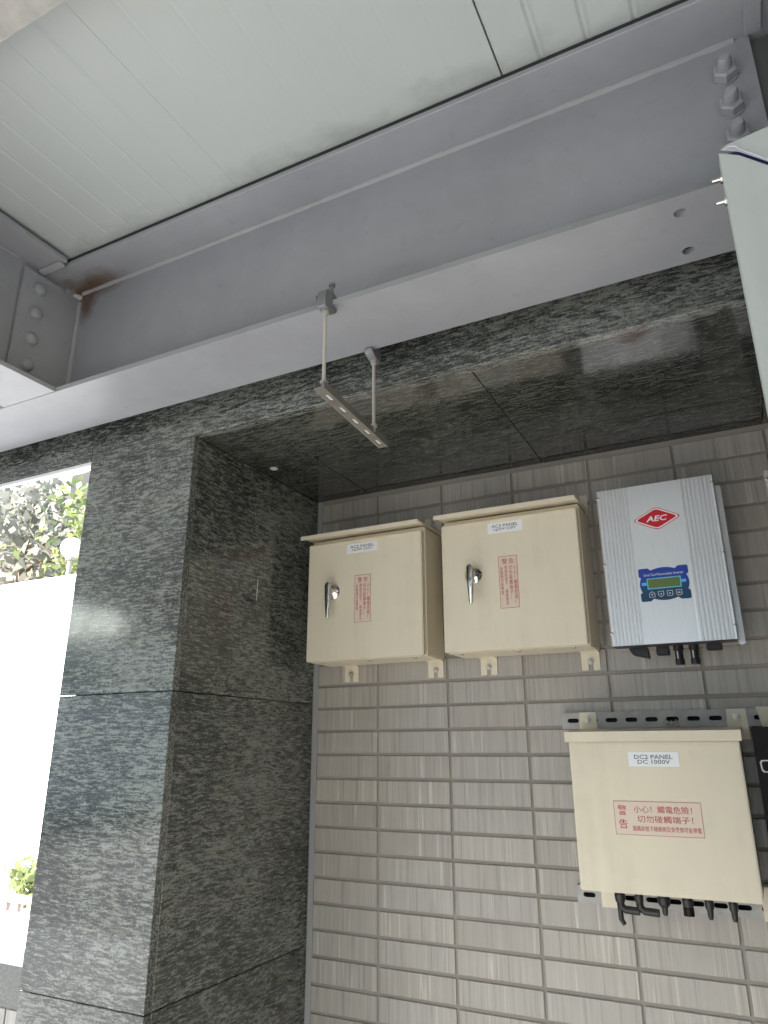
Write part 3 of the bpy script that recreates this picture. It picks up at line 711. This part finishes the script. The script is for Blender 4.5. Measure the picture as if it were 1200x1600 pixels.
# ---- black panel right of DC2
bp = thing('black_panel', (0.15, WY - 0.026, 1.14), 'black electrical panel with white outlined emblem at the right edge', 'electrical box')
MB().box(-0.018, 0.33, 1.895, WY - 0.026, 1.150, 1.543, 0.003, 2).build('body', 'black_gloss', bp)
em = ngon_curve([[(x * 0.027, y * 0.014) for x, y in ((-1, .6), (-.85, .95), (.85, .95), (1, .6), (1, -.6), (.85, -.95), (-.80, -.95), (-.95, -.6))],
                 [(x * 0.0235, y * 0.0112) for x, y in ((-1, .6), (-.85, .95), (.85, .95), (1, .6), (1, -.6), (.85, -.95), (-.80, -.95), (-.95, -.6))]], 0.0006)
MB().mesh(em, at(0.016, 1.895, 1.4580) @ XZ).build('emblem', 'logo_white', bp)
for ex in (0.038, 0.28):
    me = ngon_curve([[(-0.026, -0.03), (0.024, -0.03), (0.022, 0.042), (-0.040, 0.042)]], 0.003)
    MB().mesh(me, at(ex, WY - 0.0245, 1.5500) @ XZ).build('mounting_bracket', 'cream', bp)
    me = ngon_curve([[(-0.050, 0.05), (0.024, 0.05), (0.024, -0.050), (-0.030, -0.050)]], 0.003)
    MB().mesh(me, at(ex - 0.010, 1.893, 1.150) @ XZ).build('mounting_bracket', 'cream', bp)

# ---- inverter
def inverter():
    YI = 1.862; x0, x1, z0, z1 = -0.302, -0.0125, 1.7395, 2.152
    t = thing('solar_inverter', ((x0 + x1) / 2, WY, z0), 'silver ribbed inverter with red diamond emblem and blue display', 'inverter', 'silver inverters on the tiled wall')
    pr = [(x0, YI + 0.045), (x0, YI + 0.004), (x0 + 0.003, YI + 0.001)]
    def ribs(a, c, n):
        p = (c - a) / n
        for i in range(n):
            q = a + i * p
            pr.extend([(q + 0.0008, YI), (q + p * 0.62, YI), (q + p * 0.70, YI + 0.0015), (q + p * 0.92, YI + 0.0015)])
    ribs(x0 + 0.004, -0.2235, 8)
    pr.extend([(-0.2230, YI + 0.0006), (-0.0965, YI + 0.0006)])
    ribs(-0.0960, x1 - 0.006, 8)
    pr.extend([(x1 - 0.003, YI + 0.001), (x1, YI + 0.004), (x1, YI + 0.045)])
    MB().prism([(x, y) for x, y in pr], z0, z1, 'xy').build('cover', 'alu', t)
    hs = MB().box(x0 + 0.006, x1 - 0.004, YI + 0.0455, WY - 0.012, z0 + 0.004, z1 + 0.004, 0.002)
    hs.build('housing', 'alu', t)
    MB().box(x1 - 0.0035, 0.0005, YI + 0.055, YI + 0.085, z0 - 0.006, z1 - 0.012, 0.003, 2).build('heat_sink', 'alu', t)
    MB().box(x0 + 0.003, x1 - 0.003, YI + 0.004, YI + 0.0453, z0 - 0.0015, z0 + 0.002).build('bottom_plate', 'black', t)
    for i in range(4):
        MB().box(x0 - 0.008, x0 + 0.008, 1.945, 1.955, 1.80 + 0.062 * i, 1.805 + 0.062 * i, 0.001).build('fin_tab', 'black', t)
    for sx in (x0 + 0.004, x1 - 0.0035):
        for sz in (2.131, 1.949, 1.771):
            MB().lathe((sx, YI + 0.001, sz), (0, -1, 0), [(0, 0.0042), (0.002, 0.0040), (0.003, 0.0025), (0.0031, 0)], 12).build('screw', 'zinc', t, smooth=True)
    # emblem
    def diamond(cx, cz, a, c, r, n=5):
        pts = [(a, 0), (0, c), (-a, 0), (0, -c)]; out = []
        for i in range(4):
            p, q, s = Vector(pts[i - 1]), Vector(pts[i]), Vector(pts[(i + 1) % 4])
            u, w = (p - q).normalized(), (s - q).normalized()
            A, B = q + u * r, q + w * r
            for k in range(n + 1):
                f = k / n; v = (1 - f) ** 2 * A + 2 * f * (1 - f) * q + f * f * B; out.append((cx + v.x, cz + v.y))
        return out
    cx, cz = -0.1575, 2.0565
    lg = MB().mesh(ngon_curve([diamond(cx, cz, 0.0600, 0.0315, 0.012)], 0.0006), at(0, YI, 0) @ XZ).build('emblem', 'logo_red', t)
    mb = MB().mesh(ngon_curve([diamond(cx, cz, 0.0570, 0.0295, 0.012), diamond(cx, cz, 0.0505, 0.0258, 0.009)], 0.0003), at(0, YI - 0.0006, 0) @ XZ)
    mb.mesh(text('AEC', 0.01, width=0.0520, height=0.0150, bold=0.028, shear=0.22), at(cx, YI - 0.0011, cz))
    mb.build('lettering', 'logo_white', lg)
    # display sticker
    px, pz = -0.1590, 1.8865; HW, HH = 0.0585, 0.0420
    pts = []
    def arc(x0_, z0_, x1_, z1_, bulge, n=8):
        for i in range(n + 1):
            f = i / n; d = 4 * f * (1 - f) * bulge
            nx, nz = (z0_ - z1_), (x1_ - x0_); l = math.hypot(nx, nz)
            pts.append((px + x0_ + (x1_ - x0_) * f + nx / l * d, pz + z0_ + (z1_ - z0_) * f + nz / l * d))
    cw, chh = 0.026, 0.020
    arc(-HW + cw + 0.004, HH - 0.0060, HW - cw - 0.004, HH - 0.0060, 0.0055)
    pts += [(px + HW - cw + 0.003, pz + HH), (px + HW - 0.003, pz + HH), (px + HW, pz + HH - 0.003), (px + HW, pz + HH - chh), (px + HW - 0.005, pz + HH - chh - 0.003)]
    arc(HW - 0.005, HH - chh - 0.004, HW - 0.005, -HH + chh + 0.004, 0.0045)
    pts += [(px + HW, pz - HH + chh), (px + HW, pz - HH + 0.003), (px + HW - 0.003, pz - HH), (px + HW - cw + 0.003, pz - HH)]
    arc(HW - cw - 0.004, -HH + 0.0060, -HW + cw + 0.004, -HH + 0.0060, 0.0055)
    pts += [(px - HW + cw - 0.003, pz - HH), (px - HW + 0.003, pz - HH), (px - HW, pz - HH + 0.003), (px - HW, pz - HH + chh), (px - HW + 0.005, pz - HH + chh + 0.003)]
    arc(-HW + 0.005, -HH + chh + 0.004, -HW + 0.005, HH - chh - 0.004, 0.0045)
    pts += [(px - HW, pz + HH - chh), (px - HW, pz + HH - 0.003), (px - HW + 0.003, pz + HH), (px - HW + cw - 0.003, pz + HH)]
    dp = MB().mesh(ngon_curve([pts], 0.0006), at(0, YI, 0) @ XZ).build('display_panel', 'display', t)
    yy = YI - 0.0009
    def frame(mb, x0_, x1_, z0_, z1_, tt, y=yy):
        for a in ((x0_, x1_, z0_, z0_ + tt), (x0_, x1_, z1_ - tt, z1_), (x0_, x0_ + tt, z0_ + tt, z1_ - tt), (x1_ - tt, x1_, z0_ + tt, z1_ - tt)):
            mb.quad((a[0], y, a[2]), (a[1], y, a[2]), (a[1], y, a[3]), (a[0], y, a[3]))
    sc = MB().box(px - 0.0375, px + 0.0365, YI - 0.0012, YI - 0.0007, 1.8775, 1.8990, 0.0001).build('screen', 'lcd', dp)
    fr = MB(); frame(fr, px - 0.0405, px + 0.0395, 1.8745, 1.9020, 0.0026, YI - 0.0013); fr.build('screen_frame', 'lcd_frame', dp)
    bl = MB().box(px - 0.0530, px - 0.0410, YI - 0.0011, YI - 0.0008, 1.8850, 1.8925, 0.0001)
    bl.build('light_stripe', 'sky_blue', dp)
    MB().box(px + 0.0400, px + 0.0510, YI - 0.0011, YI - 0.0008, 1.8860, 1.8930, 0.0001).build('light_stripe', 'sky_blue', dp)
    tx = MB().mesh(text('Grid-Tied Photovoltaic Inverter', 0.01, width=0.094, height=0.0062, bold=0.004, shear=0.15), at(px + 0.0005, yy - 0.0002, 1.9110)); tx.build('lettering', 'logo_white', dp)
    bt = MB()
    def outline(poly, tt=0.0009):
        c = Vector((sum(p[0] for p in poly) / len(poly), sum(p[1] for p in poly) / len(poly)))
        inn = [tuple(Vector(p) + (c - Vector(p)).normalized() * tt * 1.3) for p in poly]
        n = len(poly)
        for i in range(n):
            j = (i + 1) % n
            bt.quad((poly[i][0], yy, poly[i][1]), (poly[j][0], yy, poly[j][1]), (inn[j][0], yy, inn[j][1]), (inn[i][0], yy, inn[i][1]))
    bz = 1.8610
    for i, ox in enumerate((-0.0315, -0.0105, 0.0105, 0.0315)):
        bx = px + ox; a = 0.0068
        if i == 0: P_ = [(bx - a, bz - a), (bx + a, bz - a), (bx + a, bz + a * .4), (bx, bz + a * 1.2), (bx - a, bz + a * .4)]
        elif i == 1: P_ = [(bx - a, bz + a), (bx - a, bz - a * .4), (bx, bz - a * 1.2), (bx + a, bz - a * .4), (bx + a, bz + a)]
        else: P_ = [(bx - a, bz - a * .6), (bx - a * .6, bz - a), (bx + a * .6, bz - a), (bx + a, bz - a * .6), (bx + a, bz + a), (bx - a, bz + a)]
        outline(P_)
        r = 0.0016
        bt.quad((bx - r * (1.8 if i > 2 else 1.1), yy, bz - r * .8), (bx + r * (1.8 if i > 2 else 1.1), yy, bz - r * .8), (bx + r * (1.8 if i > 2 else 1.1), yy, bz + r * .8), (bx - r * (1.8 if i > 2 else 1.1), yy, bz + r * .8))
    bt.build('button_outlines', 'logo_white', dp)
    # connectors underneath
    cy = 1.945
    MB().prism([(-0.272, z0 + 0.002), (-0.225, z0 + 0.002), (-0.222, z0 - 0.026), (-0.262, z0 - 0.016)], cy - 0.012, cy + 0.012, 'xz', 0.002).build('connector', 'black', t)
    MB().box(-0.205, -0.174, cy - 0.012, cy + 0.012, z0 - 0.020, z0 + 0.003, 0.003).build('connector', 'black', t)
    for gx in (-0.153, -0.117):
        o = MB().lathe((gx, cy, z0 + 0.003), (0, 0, -1), [(0, 0.012), (0.012, 0.012), (0.013, 0.0100), (0.030, 0.0095), (0.038, 0.0115), (0.048, 0.0110), (0.0482, 0)], 14).build('connector', 'black', t, smooth=True, angle=30)
        MB().box(gx - 0.0045, gx - 0.0015, cy - 0.0108, cy - 0.0098, z0 - 0.030, z0 - 0.012).build('pale_mark', 'chip', o)
    MB().box(-0.088, -0.052, cy - 0.012, cy + 0.012, z0 - 0.014, z0 + 0.003, 0.003).build('connector', 'black', t)
    return t
inv = inverter()
inv2 = copy_tree(inv); inv2.location.x += 0.402; inv2.location.z -= 0.012
inv2['label'] = 'silver inverter mostly cut off at the right edge of the picture'

# ================================================================== beyond the opening at left
fr = thing('window_frame', (-2.9, 1.41, SZ), 'white aluminium head frame under the lintel left of the pillar', 'frame')
MB().box(-4.2, PX0 - 0.002, PY + 0.004, PY + 0.020, SZ - 0.013, SZ - 0.0015, 0.001).build('head_rail', 'frame_white', fr)

pw = thing('parapet_wall', (-3.0, 2.1, 0), 'low tiled parapet with dark granite cap beyond the pillar', 'wall')
MB().box(-4.2, PX0 - 0.01, WY, WY + 0.14, 0, 0.634).build('base', 'grout', pw)
MB().box(-4.2, PX0 - 0.01, WY - 0.012, WY + 0.16, 0.636, 0.762, 0.002).build('cap', 'curb_granite', pw)
for k in range(11):
    for r in range(3):
        xa = PX0 - 0.012 - (k + 1) * TP + 0.11; z = 0.632 - (r + 1) * 0.0697
        if xa + TP > PX0 - 0.012: continue
        o = bpy.data.objects.new('tile', tm_full); COL.objects.link(o); o.parent = pw
        o.location = Vector((xa + TP / 2, WY - 0.006, z + 0.033)) - Vector((-3.0, 2.1, 0))

lg = MB().box(-9, -1.9, 2.95, 3.5, 0, 0.515, 0.01).build('planter_ledge', 'white_wall')
tag(lg, 'low white sunlit ledge behind the dark parapet cap', 'ledge')
ra = thing('low_fence', (-5, 3.75, 0), 'low pinkish fence behind the white ledge', 'fence')
MB().box(-9.5, -2.5, 3.72, 3.78, 0.50, 0.545, 0.004).build('top_rail', 'pink', ra)
MB().box(-9.5, -2.5, 3.72, 3.78, 0.10, 0.14, 0.004).build('bottom_rail', 'pink', ra)
for i in range(48):
    xx = -9.4 + i * 0.145; MB().box(xx, xx + random.choice((0.05, 0.08)), 3.735, 3.765, 0.14, 0.50).build('picket', 'pink', ra)

def leaves(name, mat, parent, cen, rad, n, size, seed, flat=1.0):
    rn = random.Random(seed); vs = []; fs = []
    cl = [(Vector([rn.gauss(0, 0.5) * r for r in rad]) + Vector(cen), rn.uniform(0.25, 0.5)) for _ in range(22)]
    for i in range(n):
        c, s = rn.choice(cl)
        p = c + Vector((rn.gauss(0, 1), rn.gauss(0, 1), rn.gauss(0, 1) * 0.8)) * s * min(rad)
        d = Vector((rn.gauss(0, 1), rn.gauss(0, 1), rn.gauss(0, 0.7) - 0.4)).normalized()
        u = d.cross(Vector((rn.gauss(0, 1), rn.gauss(0, 1), rn.gauss(0, 1)))).normalized()
        L_, w = size * rn.uniform(0.7, 1.4), size * rn.uniform(0.2, 0.35)
        k = len(vs)
        vs += [p, p + d * L_ * 0.5 + u * w, p + d * L_, p + d * L_ * 0.5 - u * w]; fs.append((k, k + 1, k + 2, k + 3))
    me = bpy.data.meshes.new(name); me.from_pydata([tuple(v) for v in vs], [], fs); me.materials.append(M[mat])
    me.transform(Matrix.Translation(-origin(parent)))
    o = bpy.data.objects.new(name, me); COL.objects.link(o); o.parent = parent; return o
def tree(x, y, h, rad, mat, n, size, seed, label):
    t = thing('tree', (x, y, 0), label, 'tree', 'trees behind the white facade')
    MB().tube([(x, y, 0), (x + .05, y, h * .3), (x - .04, y + .05, h * .6), (x + .02, y, h * .85)], [.16, .12, .09, .04], 9).build('trunk', 'bark', t, smooth=True)
    for a in range(5):
        an = a * 1.3 + seed; z = h * (0.45 + 0.07 * a)
        MB().tube([(x, y, z), (x + .6 * math.cos(an), y + .6 * math.sin(an), z + .5), (x + 1.1 * math.cos(an), y + 1.1 * math.sin(an), z + .8)], [.05, .035, .015], 7).build('limb', 'bark', t, smooth=True)
    leaves('crown', mat, t, (x, y, h * 0.82), rad, n, size, seed)
    return t
# white sunlit facade
wb = thing('white_building', (-9, 6.3, 0), 'sunlit plain white building facing the opening at left', 'building')
MB().box(-16, -3.2, 6.0, 6.6, 0, 3.46).build('wall', 'white_wall', wb)
MB().box(-16.1, -3.1, 5.96, 6.64, 3.463, 3.575, 0.01).build('coping', 'white_wall', wb)
tree(-12.9, 9.2, 6.6, (1.5, 1.2, 1.25), 'leaf_b', 1700, 0.25, 3, 'tall grey-green leafy tree at the far left behind the white building')
tree(-9.9, 8.6, 5.6, (0.9, 0.9, 0.8), 'leaf_a', 1500, 0.16, 5, 'shorter yellow-green tree beside the globe lamp')
tree(-15.6, 12.0, 7.2, (1.9, 1.6, 1.7), 'leaf_a', 2600, 0.2, 9, 'green tree furthest away, low behind the white building')
lp = thing('street_lamp', (-9.0, 7.2, 0), 'street lamp with a round opal globe above the white building', 'street lamp')
MB().lathe((-9.0, 7.2, 0), (0, 0, 1), [(0, .09), (.3, .07), (.32, .045), (4.22, .035), (4.23, .07), (4.28, .07)], 14).build('pole', 'tan', lp, smooth=True)
MB().lathe((-9.0, 7.2, 4.26), (0, 0, 1), [(0, .05)] + [(.165 - .165 * math.cos(a * math.pi / 10), .165 * math.sin(a * math.pi / 10)) for a in range(2, 10)] + [(.33, 0)], 20).build('globe', 'globe', lp, smooth=True)
pb = thing('tan_building', (-10, 11, 0), 'tan and pink low building with an orange panel behind the white facade', 'building')
MB().box(-15, -7.6, 10.2, 13, 0, 5.05).build('wall', 'tan', pb)
MB().box(-15.1, -7.5, 10.0, 13.1, 5.053, 5.25, 0.02).build('roof_edge', 'pink', pb)
MB().box(-14.2, -13.3, 10.13, 10.197, 3.4, 6.0, 0.01).build('orange_panel', 'orange', pb)
hs = thing('pink_house', (-15, 16, 0), 'pale pink house with dark windows rising behind the trees', 'building')
MB().box(-24, -13.6, 15, 20, 0, 11.0).build('wall', 'pink', hs)
for i in range(5):
    for j in range(3):
        w_ = MB().box(-23 + i * 1.9, -22.0 + i * 1.9, 14.94, 14.997, 4.2 + j * 2.3, 5.6 + j * 2.3, 0.01).build('window', 'frame_white', hs)
        MB().box(-22.93 + i * 1.9, -22.07 + i * 1.9, 14.925, 14.937, 4.28 + j * 2.3, 5.52 + j * 2.3).build('pane', 'black_gloss', w_)
# across the road, behind the photographer: seen only as reflections in the polished granite
ab = thing('street_building', (-15, -32, -0.13), 'long low pale building across the road', 'building')
MB().box(-60, 30, -38, -32, -0.13, 8.6).build('wall', 'white_wall', ab)
MB().box(-60.2, 30.2, -38.2, -31.8, 8.603, 8.9, 0.02).build('roof', 'asphalt', ab)
for i in range(18):
    MB().box(-58 + i * 4.9, -55.4 + i * 4.9, -31.98, -31.9, 0.2, 3.4).build('shop_front', 'black_gloss', ab)
sb = thing('added_side_building', (-18, -14, 0), 'unseen low pale building added at left to shape the granite reflections', 'building')  # out of view, added to narrow the bright band reflected in the pillar
MB().box(-22, -16, -30, 1.0, -0.128, 3.45).build('wall', 'white_wall', sb)
MB().box(-22.2, -15.8, -30.2, 1.2, 3.453, 3.6, 0.02).build('roof', 'concrete', sb)
# shrub on the sunlit side
sh = thing('shrub', (-5.1, 4.3, 0), 'small green shrub in the sun behind the low fence', 'shrub')
MB().tube([(-5.1, 4.3, 0), (-5.09, 4.3, .25), (-5.12, 4.31, .45)], [.03, .02, .01], 7).build('stem', 'bark', sh)
leaves('foliage', 'leaf_a', sh, (-5.15, 4.3, 0.50), (0.30, 0.18, 0.16), 420, 0.09, 13)
